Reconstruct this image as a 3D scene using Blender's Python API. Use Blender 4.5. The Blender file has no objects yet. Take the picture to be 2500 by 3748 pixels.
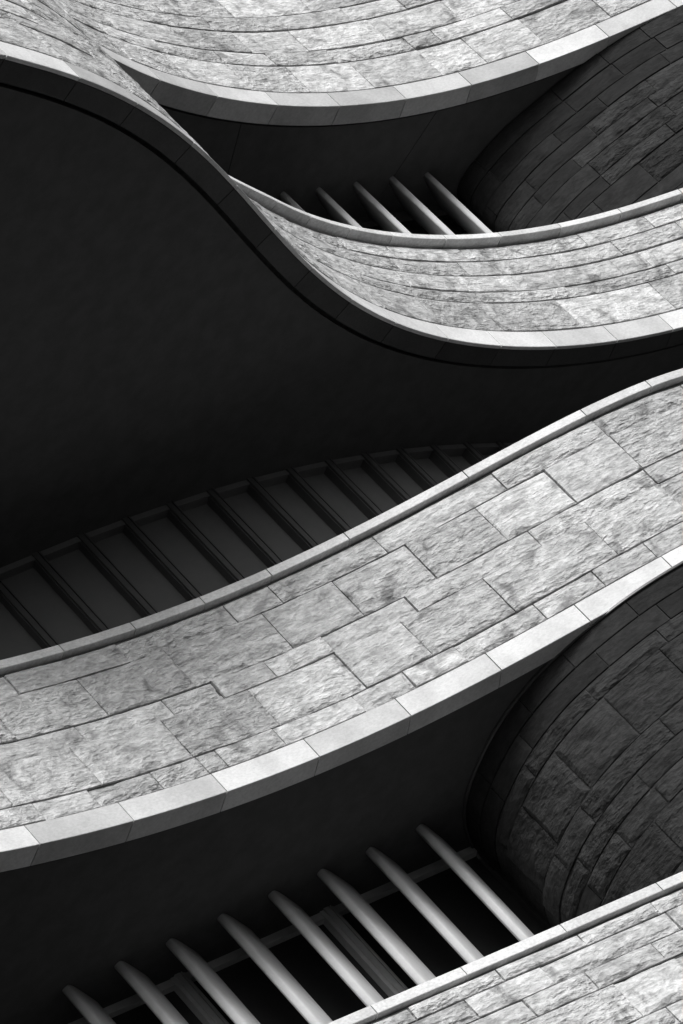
import bpy, bmesh, math, random
from math import radians, sin, cos, pi
from mathutils import Vector, Matrix, noise

# ------------------------------------------------------------------ camera, light, exposure
scene = bpy.context.scene
col = scene.collection
PITCH, ROLL = radians(31.0), radians(44.4)
cam_data = bpy.data.cameras.new("camera")
cam_data.sensor_fit = 'VERTICAL'
cam_data.sensor_height = 36.0
cam_data.lens = 155.83                      # long lens, looking up at the facade, camera held tilted
cam_data.clip_start = 0.5
cam_data.clip_end = 3000.0
cam = bpy.data.objects.new("camera", cam_data)
F = Vector((0, cos(PITCH), sin(PITCH)))
R0 = Vector((1, 0, 0))
U0 = Vector((0, -sin(PITCH), cos(PITCH)))
CX = cos(ROLL) * R0 - sin(ROLL) * U0
CY = sin(ROLL) * R0 + cos(ROLL) * U0
m3 = Matrix((CX, CY, -F)).transposed()
cam.matrix_world = Matrix.Translation((0, 0, 1.6)) @ m3.to_4x4()
col.objects.link(cam)
scene.camera = cam

SUN_ELEV, SUN_AZ = radians(27.0), radians(150.0)   # azimuth clockwise from +Y
world = bpy.data.worlds.new("World")
scene.world = world
world.use_nodes = True
wt = world.node_tree
wt.nodes.clear()
w_out = wt.nodes.new("ShaderNodeOutputWorld")
w_bg = wt.nodes.new("ShaderNodeBackground")
w_bw = wt.nodes.new("ShaderNodeRGBToBW")        # the photograph is black and white
w_sky = wt.nodes.new("ShaderNodeTexSky")
w_sky.sky_type = 'NISHITA'
w_sky.sun_disc = False
w_sky.sun_elevation = SUN_ELEV
w_sky.sun_rotation = SUN_AZ
w_sky.dust_density = 3.0
w_bg.inputs['Strength'].default_value = 0.13
wt.links.new(w_sky.outputs['Color'], w_bw.inputs['Color'])
wt.links.new(w_bw.outputs['Val'], w_bg.inputs['Color'])
wt.links.new(w_bg.outputs['Background'], w_out.inputs['Surface'])

sun_data = bpy.data.lights.new("sun", 'SUN')
sun_data.energy = 2.5
sun_data.angle = radians(20.0)
sun = bpy.data.objects.new("sun", sun_data)
sun_dir = Vector((sin(SUN_AZ) * cos(SUN_ELEV), cos(SUN_AZ) * cos(SUN_ELEV), sin(SUN_ELEV)))
sun.rotation_euler = sun_dir.to_track_quat('Z', 'Y').to_euler()
sun.location = (20, -30, 60)
col.objects.link(sun)

scene.view_settings.view_transform = 'Standard'
scene.view_settings.look = 'None'
scene.view_settings.gamma = 1.0
scene.view_settings.use_curve_mapping = False
scene.view_settings.exposure = 0.08

# ------------------------------------------------------------------ materials (all neutral: black and white)
def new_mat(name):
    m = bpy.data.materials.new(name)
    m.use_nodes = True
    nt = m.node_tree
    nt.nodes.clear()
    out = nt.nodes.new("ShaderNodeOutputMaterial")
    bs = nt.nodes.new("ShaderNodeBsdfPrincipled")
    nt.links.new(bs.outputs[0], out.inputs[0])
    return m, nt, bs

def N(nt, typ, **kw):
    n = nt.nodes.new(typ)
    for k, v in kw.items():
        setattr(n, k, v)
    return n

def math_node(nt, op, a, b=None, clamp=False):
    n = N(nt, "ShaderNodeMath", operation=op, use_clamp=clamp)
    for i, v in enumerate((a, b)):
        if v is None:
            continue
        if isinstance(v, (int, float)):
            n.inputs[i].default_value = v
        else:
            nt.links.new(v, n.inputs[i])
    return n.outputs[0]

def noise_tex(nt, vec, scale, detail=5.0, rough=0.6, dist=0.0):
    n = N(nt, "ShaderNodeTexNoise")
    n.inputs['Scale'].default_value = scale
    n.inputs['Detail'].default_value = detail
    n.inputs['Roughness'].default_value = rough
    n.inputs['Distortion'].default_value = dist
    nt.links.new(vec, n.inputs['Vector'])
    return n.outputs['Fac']

def ramp(nt, fac, stops):
    r = N(nt, "ShaderNodeMapRange", interpolation_type='SMOOTHSTEP')
    nt.links.new(fac, r.inputs[0])
    for i, v in enumerate(stops):
        r.inputs[i + 1].default_value = v
    return r.outputs[0]

def stone_vec(nt, stretch):
    """object coordinates shifted by a random amount per stone, stretched along the bedding"""
    tc = N(nt, "ShaderNodeTexCoord")
    oi = N(nt, "ShaderNodeObjectInfo")
    mul = N(nt, "ShaderNodeVectorMath", operation='SCALE')
    mul.inputs[0].default_value = (37.0, 91.0, 53.0)
    nt.links.new(oi.outputs['Random'], mul.inputs['Scale'])
    add = N(nt, "ShaderNodeVectorMath", operation='ADD')
    nt.links.new(tc.outputs['Object'], add.inputs[0])
    nt.links.new(mul.outputs[0], add.inputs[1])
    mp = N(nt, "ShaderNodeMapping")
    mp.inputs['Scale'].default_value = stretch
    nt.links.new(add.outputs[0], mp.inputs['Vector'])
    return mp.outputs[0], add.outputs[0], oi.outputs['Random']

def set_col(nt, bs, val):
    nt.links.new(val, bs.inputs['Base Color'])

def make_rough_stone(name, lo, hi, bump=1.0, stain=1.0):
    m, nt, bs = new_mat(name)
    v, vo, rnd = stone_vec(nt, (0.8, 0.8, 2.1))
    big = noise_tex(nt, vo, 2.6, 4.0, 0.62, 0.6)
    mid = noise_tex(nt, v, 14.0, 3.0, 0.5)
    fine = noise_tex(nt, v, 38.0, 3.0, 0.6)
    tone = ramp(nt, rnd, (0.0, 1.0, lo, hi))
    dark = ramp(nt, big, (0.52, 0.70, 1.0, 1.0 - 0.5 * stain))
    mott = ramp(nt, mid, (0.30, 0.70, 0.80, 1.12))
    c = math_node(nt, 'MULTIPLY', tone, dark)
    c = math_node(nt, 'MULTIPLY', c, mott)
    c = math_node(nt, 'MULTIPLY', c, ramp(nt, fine, (0.2, 0.8, 0.90, 1.08)))
    c = math_node(nt, 'MULTIPLY', c, ramp(nt, noise_tex(nt, v, 4.5, 3.0, 0.5), (0.3, 0.7, 0.80, 1.14)))
    set_col(nt, bs, c)
    bs.inputs['Roughness'].default_value = 0.9
    bs.inputs['Specular IOR Level'].default_value = 0.2
    h = math_node(nt, 'ADD', math_node(nt, 'MULTIPLY', mid, 0.048), math_node(nt, 'MULTIPLY', fine, 0.014))
    h = math_node(nt, 'ADD', h, math_node(nt, 'MULTIPLY', noise_tex(nt, v, 5.0, 1.5, 0.4), 0.08))
    rough_rnd = math_node(nt, 'FRACT', math_node(nt, 'MULTIPLY', rnd, 17.31))
    h = math_node(nt, 'MULTIPLY', h, ramp(nt, rough_rnd, (0.0, 1.0, 0.6, 1.45)))   # some blocks are tooled rougher
    b = N(nt, "ShaderNodeBump")
    b.inputs['Strength'].default_value = bump
    b.inputs['Distance'].default_value = 1.0
    nt.links.new(h, b.inputs['Height'])
    nt.links.new(b.outputs[0], bs.inputs['Normal'])
    return m

def make_smooth_stone(name, lo, hi, grain=1.0):
    m, nt, bs = new_mat(name)
    v, vo, rnd = stone_vec(nt, (1.0, 1.0, 2.0))
    big = noise_tex(nt, vo, 1.6, 4.0, 0.6)
    mid = noise_tex(nt, v, 22.0, 5.0, 0.65)
    fine = noise_tex(nt, v, 110.0, 3.0, 0.7)
    c = ramp(nt, rnd, (0.0, 1.0, lo, hi))
    c = math_node(nt, 'MULTIPLY', c, ramp(nt, big, (0.3, 0.75, 1.06, 0.82)))
    c = math_node(nt, 'MULTIPLY', c, ramp(nt, mid, (0.3, 0.75, 1.05, 1.05 - 0.2 * grain)))
    c = math_node(nt, 'MULTIPLY', c, ramp(nt, fine, (0.2, 0.8, 0.94, 1.06)))
    set_col(nt, bs, c)
    bs.inputs['Roughness'].default_value = 0.8
    bs.inputs['Specular IOR Level'].default_value = 0.25
    b = N(nt, "ShaderNodeBump")
    b.inputs['Strength'].default_value = 0.35
    b.inputs['Distance'].default_value = 0.01
    nt.links.new(mid, b.inputs['Height'])
    nt.links.new(b.outputs[0], bs.inputs['Normal'])
    return m

def make_plain(name, base, var=0.15, scale=1.2, rough=0.75, spec=0.25, metallic=0.0):
    m, nt, bs = new_mat(name)
    tc = N(nt, "ShaderNodeTexCoord")
    n1 = noise_tex(nt, tc.outputs['Object'], scale, 6.0, 0.65)
    c = ramp(nt, n1, (0.25, 0.75, base * (1 - var), base * (1 + var)))
    set_col(nt, bs, c)
    bs.inputs['Roughness'].default_value = rough
    bs.inputs['Specular IOR Level'].default_value = spec
    bs.inputs['Metallic'].default_value = metallic
    return m

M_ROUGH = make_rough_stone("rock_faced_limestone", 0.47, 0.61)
M_SHADE_ROUGH = make_rough_stone("rock_faced_shade_toned_stone", 0.028, 0.042)  # shade of the recess is put into the stone colour
M_SMOOTH = make_smooth_stone("honed_limestone", 0.44, 0.68)
M_CAP = make_smooth_stone("coping_stone", 0.60, 0.72, 1.4)
M_SHADE_SMOOTH = make_smooth_stone("honed_shade_toned_stone", 0.022, 0.034)  # recess shade is put into this colour too
M_SHADE_MID = make_rough_stone("tooled_shade_toned_stone", 0.015, 0.026, 0.35, 0.6)  # smoother finish; the deeper recess shade is put into its colour
M_SHADE_TILE = make_smooth_stone("shade_toned_underside_stone", 0.05, 0.066)  # shade under the S-curved band, put into the colour
M_MORTAR = make_plain("dark_mortar", 0.07, 0.3, 9.0, 0.95)
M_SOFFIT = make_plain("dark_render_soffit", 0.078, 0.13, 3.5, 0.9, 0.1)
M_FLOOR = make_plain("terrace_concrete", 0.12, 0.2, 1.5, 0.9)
M_FIN = make_plain("pale_concrete_fin", 0.50, 0.06, 6.0, 0.9)
M_FRAME = make_plain("dark_bronze_frame", 0.06, 0.15, 6.0, 0.4, 0.5)
M_HEAD = make_plain("grey_head_frame", 0.12, 0.1, 6.0, 0.5, 0.4)
M_LOWFRAME = make_plain("pale_grey_window_frame", 0.46, 0.1, 6.0, 0.5, 0.4)
M_GREYGLASS = make_plain("grey_window_glass", 0.12, 0.15, 0.8, 0.12, 0.5)
M_GLASS = make_plain("dark_window_glass", 0.03, 0.1, 1.0, 0.06, 0.5)
M_GROUND = make_plain("paving", 0.05, 0.2, 0.3, 0.9)

# ------------------------------------------------------------------ object helpers
def link_mesh(name, verts, faces, mat, parent=None, loc=(0, 0, 0), smooth=False):
    me = bpy.data.meshes.new(name)
    me.from_pydata([tuple(v) for v in verts], [], faces)
    bm = bmesh.new()
    bm.from_mesh(me)
    bmesh.ops.recalc_face_normals(bm, faces=bm.faces)
    bm.to_mesh(me)
    bm.free()
    me.materials.append(mat)
    if smooth:
        for p in me.polygons:
            p.use_smooth = True
    o = bpy.data.objects.new(name, me)
    o.location = loc
    if parent is not None:
        o.parent = parent
    col.objects.link(o)
    return o

def thing(name, label, cat, loc, group=None):
    o = bpy.data.objects.new(name, None)
    o.location = loc
    o.empty_display_size = 0.3
    o['label'] = label
    o['category'] = cat
    if group:
        o['group'] = group
    col.objects.link(o)
    return o

class Curve:
    """a plan curve in metres; at(s) gives the point and the outward normal"""
    def __init__(self, pts, side=1.0, step=0.04):
        P = [Vector((p[0], p[1])) for p in pts]
        dense = []
        for i in range(len(P) - 1):
            p0 = P[i - 1] if i > 0 else 2 * P[0] - P[1]
            p1, p2 = P[i], P[i + 1]
            p3 = P[i + 2] if i + 2 < len(P) else 2 * P[-1] - P[-2]
            n = max(2, int((p2 - p1).length / step))
            for k in range(n):
                t = k / n
                dense.append(0.5 * ((2 * p1) + (p2 - p0) * t + (2 * p0 - 5 * p1 + 4 * p2 - p3) * t * t
                                    + (3 * p1 - p0 - 3 * p2 + p3) * t ** 3))
        dense.append(P[-1])
        self.P = dense
        self.S = [0.0]
        for a, b in zip(dense, dense[1:]):
            self.S.append(self.S[-1] + (b - a).length)
        self.L = self.S[-1]
        self.side = side
        self.T = []
        for i in range(len(dense)):
            a, b = dense[max(0, i - 3)], dense[min(len(dense) - 1, i + 3)]
            self.T.append((b - a).normalized())
    def at(self, s):
        s = min(max(s, 0.0), self.L)
        lo, hi = 0, len(self.S) - 1
        while hi - lo > 1:
            mid = (lo + hi) // 2
            if self.S[mid] <= s:
                lo = mid
            else:
                hi = mid
        w = (s - self.S[lo]) / max(1e-9, self.S[hi] - self.S[lo])
        p = self.P[lo].lerp(self.P[hi], w)
        t = self.T[lo].lerp(self.T[hi], w).normalized()
        return p, Vector((t.y, -t.x)) * self.side
    def off(self, s, d):
        p, n = self.at(s)
        return p + n * d

def curved_box(name, cv, s0, s1, z0, z1, d_in, d_out, mat, parent, step=0.12):
    """smooth block that follows the plan curve, from depth d_in to d_out (outward positive)"""
    n = max(1, int(math.ceil((s1 - s0) / step)))
    c = cv.off((s0 + s1) / 2, 0.0)
    org = Vector((c.x, c.y, (z0 + z1) / 2)) - parent.location
    base = parent.location + org
    ch = 0.006
    dof = d_out if callable(d_out) else (lambda s: d_out)
    V, Fc = [], []
    m = 6
    for i in range(n + 1):
        s = s0 + (s1 - s0) * i / n
        do = dof(s)
        prof = [(d_in, z0), (do - ch, z0), (do, z0 + ch), (do, z1 - ch), (do - ch, z1), (d_in, z1)]
        for d, z in prof:
            p = cv.off(s, d)
            V.append(Vector((p.x, p.y, z)) - base)
    for i in range(n):
        for j in range(m):
            a, b = i * m + j, i * m + (j + 1) % m
            Fc.append((a, b, b + m, a + m))
    Fc.append(tuple(range(m)))
    Fc.append(tuple(n * m + j for j in range(m)))
    return link_mesh(name, V, Fc, mat, parent, org)

def smoothstep(a, b, x):
    t = min(1.0, max(0.0, (x - a) / (b - a)))
    return t * t * (3 - 2 * t)

def rough_stone(name, cv, s0, s1, z0, z1, mat, parent, rnd, base=0.012, amp=0.028, depth=0.05, pitchback=0.022, lean=None):
    """rock-faced block: uneven, pillowed front, edges pitched back to the joint"""
    L, H = s1 - s0, z1 - z0
    nu = max(4, int(round(L / 0.075)))
    nv = max(4, int(round(H / 0.075)))
    c = cv.off((s0 + s1) / 2, 0)
    org = Vector((c.x, c.y, (z0 + z1) / 2)) - parent.location
    wb = parent.location + org
    sx, sy, sz = rnd.uniform(-50, 50), rnd.uniform(-50, 50), rnd.uniform(-50, 50)
    tk = min(1.0, amp / 0.024)
    tilt_u, tilt_v = rnd.uniform(-0.012, 0.012) * tk * tk, rnd.uniform(-0.014, 0.010) * tk
    amp = amp * rnd.uniform(0.7, 1.2)
    base = base + rnd.uniform(-0.008, 0.012) * tk
    pb = pitchback * rnd.choice((0.25, 0.4, 0.6, 0.9, 1.2))
    us = [0.0, 0.018 / L] + [i / nu for i in range(1, nu)] + [1 - 0.018 / L, 1.0]
    vs = [0.0, 0.018 / H] + [j / nv for j in range(1, nv)] + [1 - 0.018 / H, 1.0]
    V, Fc = [], []
    nU, nV = len(us), len(vs)
    for u in us:
        s = s0 + u * L
        p0, nn = cv.at(s)
        for v in vs:
            z = z0 + v * H
            q = Vector((s * 1.0 + sx, z * 1.3 + sy, sz))
            f = noise.fractal(q * 2.2, 0.9, 2.1, 4)
            f2 = noise.noise(q * 7.0)
            e = min(u * L, (1 - u) * L, v * H, (1 - v) * H)
            e += 0.02 * noise.noise(q * 5.0) if 0 < u < 1 and 0 < v < 1 else 0
            edge = smoothstep(0.0, 0.05, e)
            d = base + amp * f + 0.006 * f2 + tilt_u * (u - .5) * 2 + tilt_v * (v - .5) * 2
            d = d * (0.45 + 0.55 * edge) - pb * (1 - edge)
            if lean:
                d += lean(z)
            p = p0 + nn * d
            V.append(Vector((p.x, p.y, z)) - wb)
    for i in range(nU - 1):
        for j in range(nV - 1):
            a = i * nV + j
            Fc.append((a, a + 1, a + nV + 1, a + nV))
    # returns into the joint
    ring = [(i, 0) for i in range(nU)] + [(nU - 1, j) for j in range(1, nV)] \
        + [(i, nV - 1) for i in range(nU - 2, -1, -1)] + [(0, j) for j in range(nV - 2, 0, -1)]
    b0 = len(V)
    for i, j in ring:
        p = cv.off(s0 + us[i] * L, -depth)
        V.append(Vector((p.x, p.y, z0 + vs[j] * H)) - wb)
    k = len(ring)
    for a in range(k):
        b = (a + 1) % k
        ia, ib = ring[a][0] * nV + ring[a][1], ring[b][0] * nV + ring[b][1]
        Fc.append((ia, ib, b0 + b, b0 + a))
    return link_mesh(name, V, Fc, mat, parent, org)

JOINT = 0.015
def fill_joints(known, s0, s1, rnd, lo=0.95, hi=1.5):
    """joint positions over s0..s1: the ones read off the wall, others at random spacing"""
    k = sorted(x for x in known if s0 < x < s1)
    if not k:
        k = [s0 + rnd.uniform(0.3, 1.2)]
    out = list(k)
    x = k[0]
    while x > s0 + lo:
        x -= rnd.uniform(lo, hi)
        out.append(max(x, s0))
    x = k[-1]
    while x < s1 - lo:
        x += rnd.uniform(lo, hi)
        out.append(min(x, s1))
    out = sorted(set([s0] + out + [s1]))
    res = [out[0]]
    for a in out[1:]:
        if a - res[-1] > 0.25 or a == out[-1]:
            res.append(a)
    # split stretches that are too long for one stone
    full = [res[0]]
    for a in res[1:]:
        gap = a - full[-1]
        if gap > 2.3:
            nsp = int(gap / 1.35)
            st = full[-1]
            for i in range(1, nsp):
                full.append(st + gap * i / nsp + rnd.uniform(-.12, .12))
        full.append(a)
    return full

def slab(name, outline, z0, z1, mat, parent):
    """flat plate from a plan outline"""
    bm = bmesh.new()
    o = parent.location
    vb = [bm.verts.new((p[0] - o.x, p[1] - o.y, z0 - o.z)) for p in outline]
    f = bm.faces.new(vb)
    ext = bmesh.ops.extrude_face_region(bm, geom=[f])
    for e in ext['geom']:
        if isinstance(e, bmesh.types.BMVert):
            e.co.z = z1 - o.z
    bmesh.ops.triangulate(bm, faces=bm.faces)
    bmesh.ops.recalc_face_normals(bm, faces=bm.faces)
    me = bpy.data.meshes.new(name)
    bm.to_mesh(me)
    bm.free()
    me.materials.append(mat)
    ob = bpy.data.objects.new(name, me)
    ob.parent = parent
    col.objects.link(ob)
    return ob

# ------------------------------------------------------------------ the ground far below
g = link_mesh("ground", [(-600, -600, 0), (600, -600, 0), (600, 600, 0), (-600, 600, 0)], [(0, 1, 2, 3)], M_GROUND)
g['kind'] = 'structure'
g['label'] = 'pale paved ground far below the facade'

# ------------------------------------------------------------------ plan curves of the bands (metres)
A_PLAN = [(1.559, 44.077), (1.628, 44.370), (1.697, 44.664), (1.765, 44.958), (1.834, 45.252), (1.903, 45.545), (1.972, 45.839), (2.041, 46.133), (2.114, 46.426), (2.194, 46.716), (2.282, 47.005), (2.378, 47.291), (2.481, 47.575), (2.590, 47.856), (2.706, 48.134), (2.829, 48.410), (2.959, 48.682), (3.095, 48.952), (3.237, 49.217), (3.386, 49.480), (3.541, 49.739), (3.703, 49.994), (3.870, 50.245), (4.044, 50.491), (4.224, 50.733), (4.409, 50.971), (4.601, 51.204), (4.798, 51.432), (5.002, 51.655), (5.210, 51.874), (5.424, 52.086), (5.643, 52.294), (5.866, 52.497), (6.094, 52.694), (6.326, 52.887), (6.563, 53.074), (6.802, 53.258), (7.045, 53.437), (7.291, 53.612), (7.539, 53.783), (7.789, 53.952), (8.041, 54.119), (8.294, 54.283), (8.547, 54.447), (8.800, 54.612), (9.053, 54.776), (9.306, 54.940), (9.559, 55.104), (9.813, 55.268), (10.066, 55.432), (10.319, 55.596), (10.572, 55.760), (10.825, 55.924), (11.079, 56.088), (11.332, 56.252), (11.585, 56.417), (11.838, 56.581), (12.091, 56.745), (12.344, 56.909), (12.598, 57.073), (12.851, 57.237), (13.104, 57.401), (13.357, 57.565), (13.610, 57.729), (13.863, 57.893), (14.117, 58.058), (14.370, 58.222), (14.623, 58.386)]
B_PLAN = [(-2.772, 37.257), (-2.478, 37.190), (-2.184, 37.122), (-1.890, 37.055), (-1.596, 36.988), (-1.302, 36.921), (-1.008, 36.854), (-0.714, 36.787), (-0.444, 36.660), (-0.154, 36.582), (0.146, 36.599), (0.426, 36.708), (0.658, 36.898), (0.819, 37.152), (0.930, 37.432), (1.037, 37.714), (1.140, 37.998), (1.236, 38.283), (1.326, 38.571), (1.409, 38.861), (1.483, 39.154), (1.549, 39.448), (1.605, 39.744), (1.653, 40.042), (1.692, 40.341), (1.722, 40.641), (1.745, 40.942), (1.761, 41.243), (1.771, 41.545), (1.776, 41.846), (1.778, 42.148), (1.778, 42.449), (1.776, 42.751), (1.776, 43.053), (1.777, 43.354), (1.780, 43.656), (1.788, 43.957), (1.802, 44.259), (1.821, 44.560), (1.848, 44.860), (1.882, 45.160), (1.924, 45.458), (1.976, 45.755), (2.036, 46.051), (2.105, 46.345), (2.183, 46.636), (2.269, 46.925), (2.364, 47.211), (2.468, 47.494), (2.579, 47.775), (2.698, 48.052), (2.824, 48.326), (2.957, 48.597), (3.096, 48.864), (3.241, 49.128), (3.393, 49.389), (3.550, 49.647), (3.713, 49.900), (3.882, 50.150), (4.057, 50.396), (4.238, 50.637), (4.425, 50.874), (4.617, 51.106), (4.815, 51.334), (5.019, 51.556), (5.228, 51.774), (5.442, 51.986), (5.660, 52.194), (5.883, 52.398), (6.108, 52.599), (6.335, 52.797), (6.562, 52.996), (6.791, 53.191), (7.024, 53.383), (7.259, 53.572), (7.498, 53.757), (7.739, 53.938), (7.983, 54.116), (8.229, 54.289), (8.478, 54.460), (8.730, 54.626), (8.984, 54.789), (9.240, 54.947), (9.499, 55.102), (9.760, 55.253)]
C_PLAN = [(-8.556, 35.749), (-8.387, 35.996), (-8.217, 36.243), (-8.047, 36.489), (-7.878, 36.736), (-7.708, 36.983), (-7.539, 37.230), (-7.369, 37.477), (-7.199, 37.723), (-7.030, 37.970), (-6.860, 38.217), (-6.690, 38.464), (-6.521, 38.711), (-6.351, 38.958), (-6.182, 39.204), (-6.012, 39.451), (-5.842, 39.698), (-5.673, 39.945), (-5.503, 40.192), (-5.333, 40.438), (-5.164, 40.685), (-4.994, 40.932), (-4.820, 41.176), (-4.642, 41.417), (-4.461, 41.655), (-4.275, 41.890), (-4.086, 42.122), (-3.893, 42.351), (-3.696, 42.577), (-3.495, 42.799), (-3.290, 43.017), (-3.082, 43.232), (-2.869, 43.443), (-2.653, 43.650), (-2.433, 43.853), (-2.209, 44.052), (-1.981, 44.247), (-1.750, 44.437), (-1.515, 44.623), (-1.277, 44.805), (-1.036, 44.982), (-0.792, 45.155), (-0.544, 45.324), (-0.294, 45.489), (-0.042, 45.651), (0.212, 45.809), (0.468, 45.964), (0.726, 46.116), (0.985, 46.267), (1.245, 46.416), (1.505, 46.564), (1.765, 46.712), (2.025, 46.862), (2.284, 47.013), (2.541, 47.166), (2.795, 47.324), (3.046, 47.487), (3.293, 47.657), (3.535, 47.834), (3.769, 48.020), (3.996, 48.216), (4.212, 48.423), (4.423, 48.635), (4.636, 48.847), (4.848, 49.058), (5.060, 49.269), (5.273, 49.480), (5.485, 49.691), (5.697, 49.903), (5.910, 50.114), (6.122, 50.325), (6.334, 50.536), (6.546, 50.747), (6.759, 50.959), (6.971, 51.170), (7.183, 51.381), (7.396, 51.592), (7.608, 51.803), (7.820, 52.015), (8.033, 52.226), (8.245, 52.437), (8.457, 52.648), (8.670, 52.860), (8.882, 53.071), (9.094, 53.282), (9.307, 53.493), (9.519, 53.704), (9.731, 53.916), (9.944, 54.127)]
D_PLAN = [(-6.668, 39.503), (-6.448, 39.709), (-6.228, 39.915), (-6.008, 40.121), (-5.787, 40.327), (-5.567, 40.533), (-5.347, 40.739), (-5.127, 40.945), (-4.907, 41.151), (-4.686, 41.357), (-4.466, 41.563), (-4.246, 41.769), (-4.026, 41.974), (-3.805, 42.180), (-3.585, 42.386), (-3.365, 42.592), (-3.144, 42.798), (-2.923, 43.003), (-2.703, 43.209), (-2.482, 43.414), (-2.261, 43.619), (-2.039, 43.824), (-1.818, 44.028), (-1.596, 44.233), (-1.375, 44.437), (-1.153, 44.641), (-0.931, 44.846), (-0.709, 45.049), (-0.487, 45.253), (-0.264, 45.457), (-0.042, 45.660), (0.181, 45.864), (0.404, 46.067), (0.626, 46.271), (0.849, 46.474), (1.071, 46.678), (1.294, 46.881), (1.516, 47.084), (1.739, 47.288)]

CA, CB, CC, CD = (Curve(p, 1.0) for p in (A_PLAN, B_PLAN, C_PLAN, D_PLAN))
BANDS = 'stone bands stacked up the facade'

def band(cv, label, zb, courses, fascia_h, cap_z, cap_h, cap_out, fascia_joints, cap_joints, course_joints,
         s0, s1, seed, under='stone', cap_s0=None, tall=None, under_w=0.32, core=0.30, ledge=0.55, amp=0.030, hj=0.016, vj=0.015, pbk=0.022, top_gap=0.05):
    rnd = random.Random(seed)
    p, _ = cv.at((s0 + s1) / 2)
    t = thing('stone_band', label, 'stone wall', (p.x, p.y, zb), BANDS)
    zf = zb + fascia_h
    # backing wall behind the stones
    top = cap_z
    curved_box('wall_core', cv, s0, s1, zb + 0.02, top - 0.01, -core, -0.032, M_MORTAR, t, 0.15)
    # bottom course: smooth blocks that turn the corner on to the underside
    fj = fill_joints(fascia_joints, s0, s1, rnd, 1.2, 1.3)
    for a, b in zip(fj, fj[1:]):
        din = -under_w if under == 'stone' else -0.05
        curved_box('fascia_stone', cv, a + JOINT / 2, b - JOINT / 2, zb, zf - JOINT / 2, din, 0.0, M_SMOOTH, t)
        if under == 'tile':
            curved_box('shade_toned_tile', cv, a + JOINT / 2, b - JOINT / 2, zb + 0.003, zb + 0.09, -under_w, -0.056, M_SHADE_TILE, t)  # separate tile whose dark colour stands for the shade underneath
    # rock-faced courses
    zz = [zf] + list(courses)
    for k in range(len(courses)):
        z0, z1 = zz[k], zz[k + 1]
        ext = 0.0 if tall is None or z1 <= cap_z + 1e-6 else None
        hi_s = s1 if ext == 0.0 else tall
        js = fill_joints(course_joints.get(k, []), s0, hi_s, rnd)
        cb = 0.012 + (0.018 if k % 2 else -0.006) * ledge + rnd.uniform(-0.004, 0.004)
        for a, b in zip(js, js[1:]):
            rough_stone('wall_stone', cv, a + vj / 2, b - vj / 2, z0 + hj / 2, z1 - (top_gap if k == len(courses) - 1 else hj / 2), M_ROUGH, t, rnd,
                        base=cb, amp=amp, pitchback=pbk)
    # coping
    c0 = s0 if cap_s0 is None else cap_s0
    cj = fill_joints(cap_joints, c0, s1, rnd, 1.0, 1.15)
    for a, b in zip(cj, cj[1:]):
        curved_box('cap_stone', cv, a + 0.008, b - 0.008, cap_z, cap_z + cap_h, -core - 0.03, cap_out, M_CAP, t)
    return t

# topmost band
tA = band(CA, 'topmost bright stone band, sagging like a bowl above the row of short grey fins',
          36.5, [37.48, 37.81, 38.34, 38.69, 39.31], 0.33, 39.31, 0.2, 0.07,
          [2.99, 4.23, 5.47, 6.70, 7.98, 9.22, 10.49, 11.81], [],
          {0: [3.93, 5.23, 6.43, 7.66, 8.96, 9.80, 10.88, 12.13], 1: [6.3, 7.5, 8.96, 9.48, 10.8], 2: [3.3, 4.8, 6.1, 7.2, 8.7, 10.1]},
          0.0, 16.0, 11, ledge=0.45, amp=0.014, hj=0.030, vj=0.011, pbk=0.014)
# S-curved band: parapet on the right, wall rising higher on the near left
TALL = 9.75
tB = band(CB, 'S-curved bright stone band that narrows to a thin edge halfway, second from the top',
          30.9, [31.86, 32.10, 32.46, 32.78, 33.11], 0.335, 33.11, 0.10, lambda s: -0.06 + 0.195 * smoothstep(10.2, 13.0, s),
          [1.6, 2.8, 4.0, 5.24, 6.34, 7.62, 8.82, 10.0, 11.15, 12.26, 13.36, 14.55, 15.68, 16.8, 18.01, 19.08, 20.3],
          [10.7, 11.7, 12.9, 13.7, 14.6, 15.5, 16.6, 17.7, 18.87, 20.02, 21.17],
          {0: [5.17, 6.6, 16.08, 19.45], 1: [16.27, 20.0], 2: [16.2, 17.34, 19.24, 19.78], 3: [16.56, 17.18, 18.4, 19.55], 4: [16.86, 19.17, 20.42]},
          0.0, 24.0, 22, under='tile', ledge=0.45, amp=0.012, hj=0.030, vj=0.011, pbk=0.012, cap_s0=TALL + 0.01)
# the higher wall on the near left
rndB = random.Random(5)
curved_box('wall_core', CB, 2.5, TALL, 33.10, 39.5, -0.30, -0.032, M_MORTAR, tB, 0.15)
zz = [33.10, 33.7, 34.0, 34.62, 34.95, 35.3, 35.95, 36.25, 36.85, 37.15, 37.5, 38.1, 38.4, 39.0, 39.5]
for z0, z1 in zip(zz, zz[1:]):
    js = fill_joints([], 2.5, TALL, rndB)
    for a, b in zip(js, js[1:]):
        rough_stone('wall_stone', CB, a + 0.006, b - 0.006, z0 + 0.014, z1 - 0.014, M_ROUGH, tB, rndB, pitchback=0.012, amp=0.012, lean=lambda z: 0.018 * max(0.0, z - 32.8))
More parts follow.
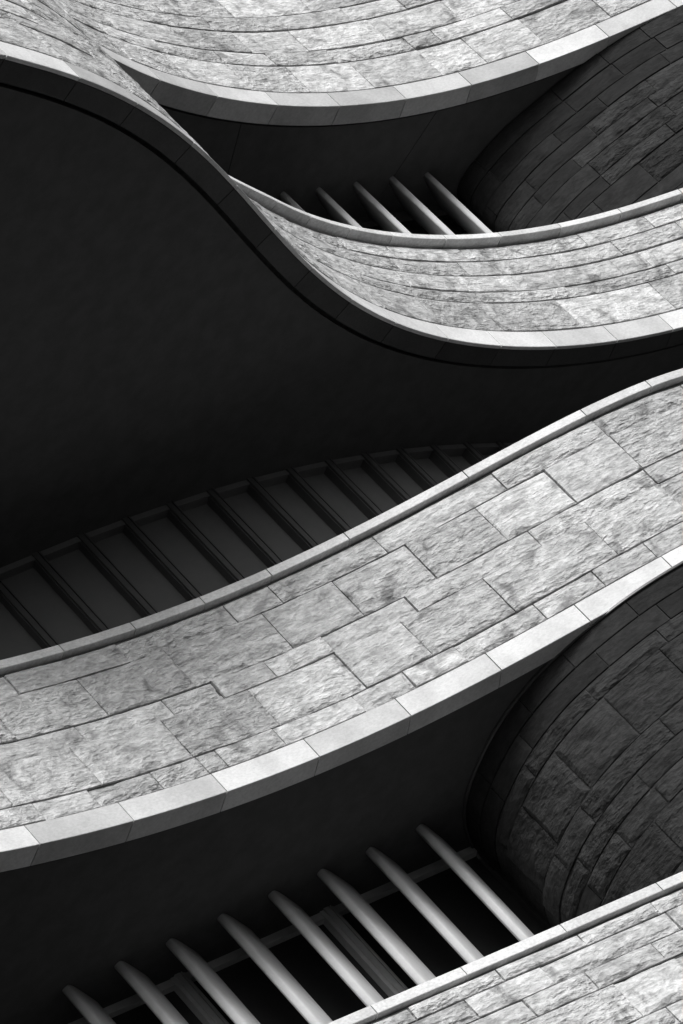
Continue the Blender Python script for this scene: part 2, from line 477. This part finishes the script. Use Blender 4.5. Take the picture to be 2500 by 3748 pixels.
# broad band of big blocks
tC = band(CC, 'broad straight-sided band of large pale blocks rising in front of the long mullioned window',
          26.0, [26.61, 27.26, 27.555, 28.21, 28.58], 0.32, 28.58, 0.125, 0.08,
          [6.57 + 1.342 * k for k in range(-4, 10)], [7.75, 8.78, 9.82, 10.84, 11.83, 12.99, 14.8, 16.64],
          {0: [5.9, 6.9, 7.69, 8.59, 9.25, 9.52, 10.36, 11.53, 12.27, 13.04, 14.23, 15.12, 15.92],
           1: [6.65, 7.91, 9.22, 10.49, 11.76, 12.74, 13.98, 15.55, 16.71],
           2: [6.9, 8.2, 9.46, 10.18, 10.94, 11.79, 13.03, 14.9, 16.71],
           3: [7.4, 8.71, 9.98, 11.4, 12.45, 13.54, 14.61, 15.68, 16.71],
           4: [7.9, 9.5, 11.08, 11.74, 13.3, 15.12, 16.71]},
          1.0, 24.5, 33)
# lowest band
tD = band(CD, 'lowest stone band in the bottom right corner, hiding the feet of the tall fins',
          20.0, [20.75, 21.02, 21.55, 21.83, 22.12, 22.345], 0.3, 22.345, 0.13, 0.06,
          [], [2.9, 4.35, 5.62, 7.07, 8.52, 10.0],
          {5: [7.2, 8.30], 4: [5.4, 6.5, 8.38], 3: [5.0, 6.0, 6.9, 7.9, 8.75], 2: [5.7, 7.1, 8.5]},
          1.0, 11.3, 44, core=0.22)

# ------------------------------------------------------------------ soffits and terrace floors, parts of the band they belong to
def inner(cv, s0, s1, d, n=60):
    return [tuple(cv.off(s0 + (s1 - s0) * i / n, -d)) for i in range(n + 1)]

def push(p, v):
    return (p[0] + v[0], p[1] + v[1])

# top soffit in three wide panels with open joints
def soffit_panels(cv, s_list, d, z, vec, mat, t, L=9.0, gap=0.016):
    for k in range(len(s_list) - 1):
        a, b = s_list[k], s_list[k + 1]
        e = inner(cv, a + gap / 2, b - gap / 2, d, 14)
        va, vb = vec[k], vec[k + 1]
        out = e + [push(e[-1], (vb[0] * L, vb[1] * L)), push(e[0], (va[0] * L, va[1] * L))]
        slab('soffit_panel', out, z, z + 0.05, mat, t)

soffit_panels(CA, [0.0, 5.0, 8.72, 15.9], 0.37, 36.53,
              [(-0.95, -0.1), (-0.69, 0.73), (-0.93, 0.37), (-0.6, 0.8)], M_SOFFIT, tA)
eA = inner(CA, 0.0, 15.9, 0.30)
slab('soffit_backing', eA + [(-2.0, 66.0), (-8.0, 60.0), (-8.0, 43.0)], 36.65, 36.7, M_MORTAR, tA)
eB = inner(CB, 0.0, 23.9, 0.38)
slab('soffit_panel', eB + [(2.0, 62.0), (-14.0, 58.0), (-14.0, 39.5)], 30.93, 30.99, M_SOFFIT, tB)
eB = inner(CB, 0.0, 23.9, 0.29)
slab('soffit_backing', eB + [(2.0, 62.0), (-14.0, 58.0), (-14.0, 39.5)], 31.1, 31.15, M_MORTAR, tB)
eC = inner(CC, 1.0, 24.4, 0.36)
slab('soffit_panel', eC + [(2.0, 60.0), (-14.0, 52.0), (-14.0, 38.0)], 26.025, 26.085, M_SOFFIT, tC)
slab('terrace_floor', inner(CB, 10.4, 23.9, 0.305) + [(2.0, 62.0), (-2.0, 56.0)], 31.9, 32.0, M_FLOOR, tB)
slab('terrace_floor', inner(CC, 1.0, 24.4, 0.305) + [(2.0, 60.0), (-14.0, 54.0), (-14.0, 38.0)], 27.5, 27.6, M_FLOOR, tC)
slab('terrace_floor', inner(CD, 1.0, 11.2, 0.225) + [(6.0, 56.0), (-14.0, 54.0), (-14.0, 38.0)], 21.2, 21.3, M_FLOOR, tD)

# ------------------------------------------------------------------ curved walls standing in the recesses, their shade put into the stone colour
def recess_wall(label, pts, side, z_top, courses, smooth_n, s0, s1, seed, z_floor, calm=1.0):
    cv = Curve(pts, side)
    rnd = random.Random(seed)
    s1 = min(s1, cv.L)
    p, _ = cv.at((s0 + s1) / 2)
    t = thing('recessed_wall', label, 'stone wall', (p.x, p.y, z_floor), 'curved walls set back in the recesses')
    t['kind'] = 'thing'
    zs = [z_top - 0.004]
    for h in courses:
        zs.append(zs[-1] - h)
    curved_box('wall_core', cv, s0, s1, zs[-1], z_top - 0.006, -0.26, -0.032, M_MORTAR, t, 0.12)
    for k, (z1, z0) in enumerate(zip(zs, zs[1:])):
        js = fill_joints([s0 + rnd.uniform(0.3, 1.2)], s0, s1, rnd, 0.7, 1.5)
        for a, b in zip(js, js[1:]):
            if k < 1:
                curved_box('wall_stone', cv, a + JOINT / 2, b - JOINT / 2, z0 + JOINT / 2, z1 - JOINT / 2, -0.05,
                           rnd.uniform(-0.006, 0.006), M_SHADE_MID, t)
            elif k < smooth_n or (a + b) / 2 > s1 - calm - 0.25 * k:  # smoother blocks; deeper shade under the soffit and inward is in their colour
                rough_stone('wall_stone', cv, a + JOINT / 2, b - JOINT / 2, z0 + JOINT / 2, z1 - JOINT / 2, M_SHADE_MID, t, rnd,
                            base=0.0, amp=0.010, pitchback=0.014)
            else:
                rough_stone('wall_stone', cv, a + JOINT / 2, b - JOINT / 2, z0 + JOINT / 2, z1 - JOINT / 2, M_SHADE_ROUGH, t, rnd)
    return t, cv

E2_PLAN = [(5.6, 48.83), (4.2, 48.0), (3.2, 47.4), (2.3, 46.90), (1.75, 46.66), (1.27, 46.53), (0.85, 46.46), (0.45, 46.44), (0.1, 46.48), (-0.25, 46.58),
           (-0.60, 46.76), (-0.92, 47.00), (-1.20, 47.27), (-1.42, 47.58), (-1.58, 47.96), (-1.69, 48.40), (-1.74, 48.8)]
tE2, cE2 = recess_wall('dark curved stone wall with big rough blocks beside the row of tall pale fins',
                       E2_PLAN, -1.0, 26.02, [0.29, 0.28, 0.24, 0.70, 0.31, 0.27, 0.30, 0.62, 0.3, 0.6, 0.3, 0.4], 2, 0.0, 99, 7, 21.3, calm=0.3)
curved_box('edge_bead', cE2, 2.0, cE2.L, 25.985, 26.02, 0.006, 0.036, M_FRAME, tE2, 0.1)
E1_PLAN = [(11.2, 55.2), (9.9, 54.33), (8.9, 53.69), (8.2, 53.27), (7.6, 52.98), (7.0, 52.78), (6.4, 52.66), (5.9, 52.58), (5.4, 52.53), (4.9, 52.58), (4.55, 52.68), (4.35, 52.86), (4.25, 53.2)]
KA = 1.02047
E1_PLAN = [(x * KA, y * KA) for x, y in E1_PLAN]
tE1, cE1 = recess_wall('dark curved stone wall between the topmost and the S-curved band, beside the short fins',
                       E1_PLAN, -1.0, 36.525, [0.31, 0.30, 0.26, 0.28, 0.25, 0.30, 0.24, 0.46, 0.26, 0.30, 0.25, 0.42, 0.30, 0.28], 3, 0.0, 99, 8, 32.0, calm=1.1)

# ------------------------------------------------------------------ windows
def bar(name, p0, p1, z0, z1, n, d0, d1, mat, parent):
    """upright or level bar between two plan points, d0..d1 outward along n"""
    o = parent.location
    q = [(p0, d0), (p1, d0), (p1, d1), (p0, d1)]
    V = []
    for z in (z0, z1):
        for p, d in q:
            V.append((p.x + n.x * d - o.x, p.y + n.y * d - o.y, z - o.z))
    c = Vector(V[0]).lerp(Vector(V[6]), 0.5)
    V = [Vector(v) - c for v in V]
    Fc = [(0, 1, 2, 3), (4, 5, 6, 7), (0, 1, 5, 4), (1, 2, 6, 5), (2, 3, 7, 6), (3, 0, 4, 7)]
    ob = link_mesh(name, V, Fc, mat, parent, c)
    return ob

def join_into(a, b):
    """merge mesh b into mesh a (both share the parent)"""
    bm = bmesh.new()
    bm.from_mesh(a.data)
    me = b.data.copy()
    for v in me.vertices:
        v.co = v.co + b.location - a.location
    bm.from_mesh(me)
    bm.to_mesh(a.data)
    bm.free()
    bpy.data.meshes.remove(me)
    bpy.data.objects.remove(b)

def window_wall(label, posts, z_top, z_bot, head_h, head_out, mull, head_mat, mull_w=0.055, mull_mat=None, pane_mat=None):
    mid = posts[len(posts) // 2]
    t = thing('window_wall', label, 'window', (mid[0], mid[1], z_bot), 'window walls under the soffits')
    t['kind'] = 'thing'
    P = [Vector(p) for p in posts]
    for i in range(len(P) - 1):
        a, b = P[i], P[i + 1]
        d = (b - a).normalized()
        n = Vector((d.y, -d.x))
        bar('window_pane', a, b, z_bot, z_top - head_h, n, -0.12, -0.10, pane_mat or M_GLASS, t)
        bar('head_frame', a + d * 0.001, b - d * 0.001, z_top - head_h, z_top, n, -0.14, head_out, head_mat, t)
    for i in mull:
        a = P[i]
        d = (P[min(i + 1, len(P) - 1)] - P[max(i - 1, 0)]).normalized()
        n = Vector((d.y, -d.x))
        m = bar('mullion', a - d * mull_w, a + d * mull_w, z_bot, z_top - 0.002, n, -0.14, 0.02, mull_mat or M_FRAME, t)
        for o0, o1 in ((-0.05, 0.022), (0.04, 0.058)):
            f = bar('mullion_rib', a + d * o0, a + d * o1, z_bot, z_top - 0.002, n, 0.021, 0.055, mull_mat or M_FRAME, t)
            join_into(m, f)
    return t

mid_posts = [(-9.0, 39.7), (-7.6, 40.9), (-6.2, 42.0), (-4.85, 43.07), (-4.15, 43.63), (-3.54, 44.12), (-3.0, 44.53), (-2.47, 44.94), (-1.96, 45.37),
             (-1.46, 45.82), (-1.0, 46.25), (-0.55, 46.71), (-0.12, 47.19), (0.30, 47.69), (0.69, 48.20), (1.06, 48.71),
             (1.41, 49.24), (1.75, 49.79), (2.08, 50.36), (2.4, 50.95), (2.7, 51.6), (3.0, 52.3)]
window_wall('long curved row of dark panes between slanting mullions behind the broad stone band', mid_posts,
            30.932, 27.6, 0.085, 0.03, range(1, len(mid_posts) - 1), M_HEAD, 0.065, pane_mat=M_GREYGLASS)
low_posts = [(-12.0, 39.6), (-9.0, 42.2), (-7.0, 43.95), (-5.15, 45.55), (-3.45, 46.98), (-1.71, 48.47)]
window_wall('straight dark window with a grey head frame behind the tall fins at the bottom', low_posts,
            26.027, 21.3, 0.105, 0.0, (1, 2, 3, 4), M_LOWFRAME, 0.1, M_LOWFRAME)
up_posts = [(0.0, 47.95), (1.4, 49.6), (2.75, 51.24), (4.27, 53.1)]
up_posts = [(x * KA, y * KA) for x, y in up_posts]
window_wall('small dark window behind the short fins in the upper recess', up_posts,
            36.532, 32.0, 0.12, 0.0, (1, 2), M_HEAD)

# ------------------------------------------------------------------ fins in front of the windows
def fin_mesh(length, w, h):
    """rounded blade: superellipse section, nose at y = 0"""
    prof = []
    n = 48
    for i in range(n):
        a = 2 * pi * i / n
        ca, sa = cos(a), sin(a)
        e = 2 / 4.4
        prof.append((w / 2 * math.copysign(abs(ca) ** e, ca), length / 2 + length / 2 * math.copysign(abs(sa) ** e, sa)))
    V = [(x, y, z) for z in (0, h) for x, y in prof]
    Fc = [(i, (i + 1) % n, n + (i + 1) % n, n + i) for i in range(n)]
    Fc += [tuple(range(n)), tuple(range(n, 2 * n))]
    return V, Fc

def fin(front, rear, w, z0, z1, label, group):
    a, b = Vector(front), Vector(rear)
    V, Fc = fin_mesh((b - a).length, w, z1 - z0)
    o = link_mesh('window_fin', V, Fc, M_FIN, None, (a.x, a.y, z0), smooth=False)
    for p in o.data.polygons:
        p.use_smooth = p.normal.z ** 2 < 0.5
    d = (b - a).normalized()
    o.rotation_euler = (0, 0, math.atan2(d.y, d.x) - pi / 2)
    o['label'] = label
    o['category'] = 'fin'
    o['group'] = group

ords = ['eighth', 'seventh', 'sixth', 'fifth', 'fourth', 'third', 'second', 'nearest']
low_f = [(-6.05, 43.86), (-5.48, 44.31), (-4.92, 44.78), (-4.33, 45.22), (-3.75, 45.69), (-3.19, 46.15), (-2.62, 46.62), (-2.02, 47.10)]
low_r = [(-5.97, 44.74), (-5.39, 45.16), (-4.82, 45.65), (-4.22, 46.12), (-3.65, 46.62), (-3.06, 47.14), (-2.51, 47.62), (-1.92, 48.09)]
for i in range(8):
    f, r = low_f[i], low_r[i]
    if i == 7:
        lab = 'pale rounded fin standing nearest the dark curved wall in the lower recess'
    elif i == 0:
        lab = 'pale rounded fin at the far end of the tall row, in the bottom left corner'
    else:
        lab = 'pale rounded fin, %s of the tall row counted from the dark curved wall' % ords[i]
    fin((f[0] + 0.045, f[1]), (r[0] - 0.03, r[1] + 0.03), 0.142, 21.3, 26.026, lab, 'tall pale fins in front of the lower window')
up_f = [(2.46, 49.83), (2.87, 50.36), (3.31, 50.90), (3.75, 51.43), (4.17, 51.98)]
up_l = ['short grey fin mostly hidden behind the coping, farthest from the upper dark curved wall',
        'short grey fin, fourth from the dark curved wall in the upper recess',
        'middle one of five short grey fins in the upper recess',
        'short grey fin, second from the dark curved wall in the upper recess',
        'short grey fin standing nearest the dark curved wall in the upper recess']
for f, lab in zip(up_f, up_l):
    f = (f[0] * KA, f[1] * KA)
    fin((f[0], f[1]), (f[0] - 0.10, f[1] + 0.95), 0.12, 32.0, 36.532, lab, 'short fins in front of the upper window')
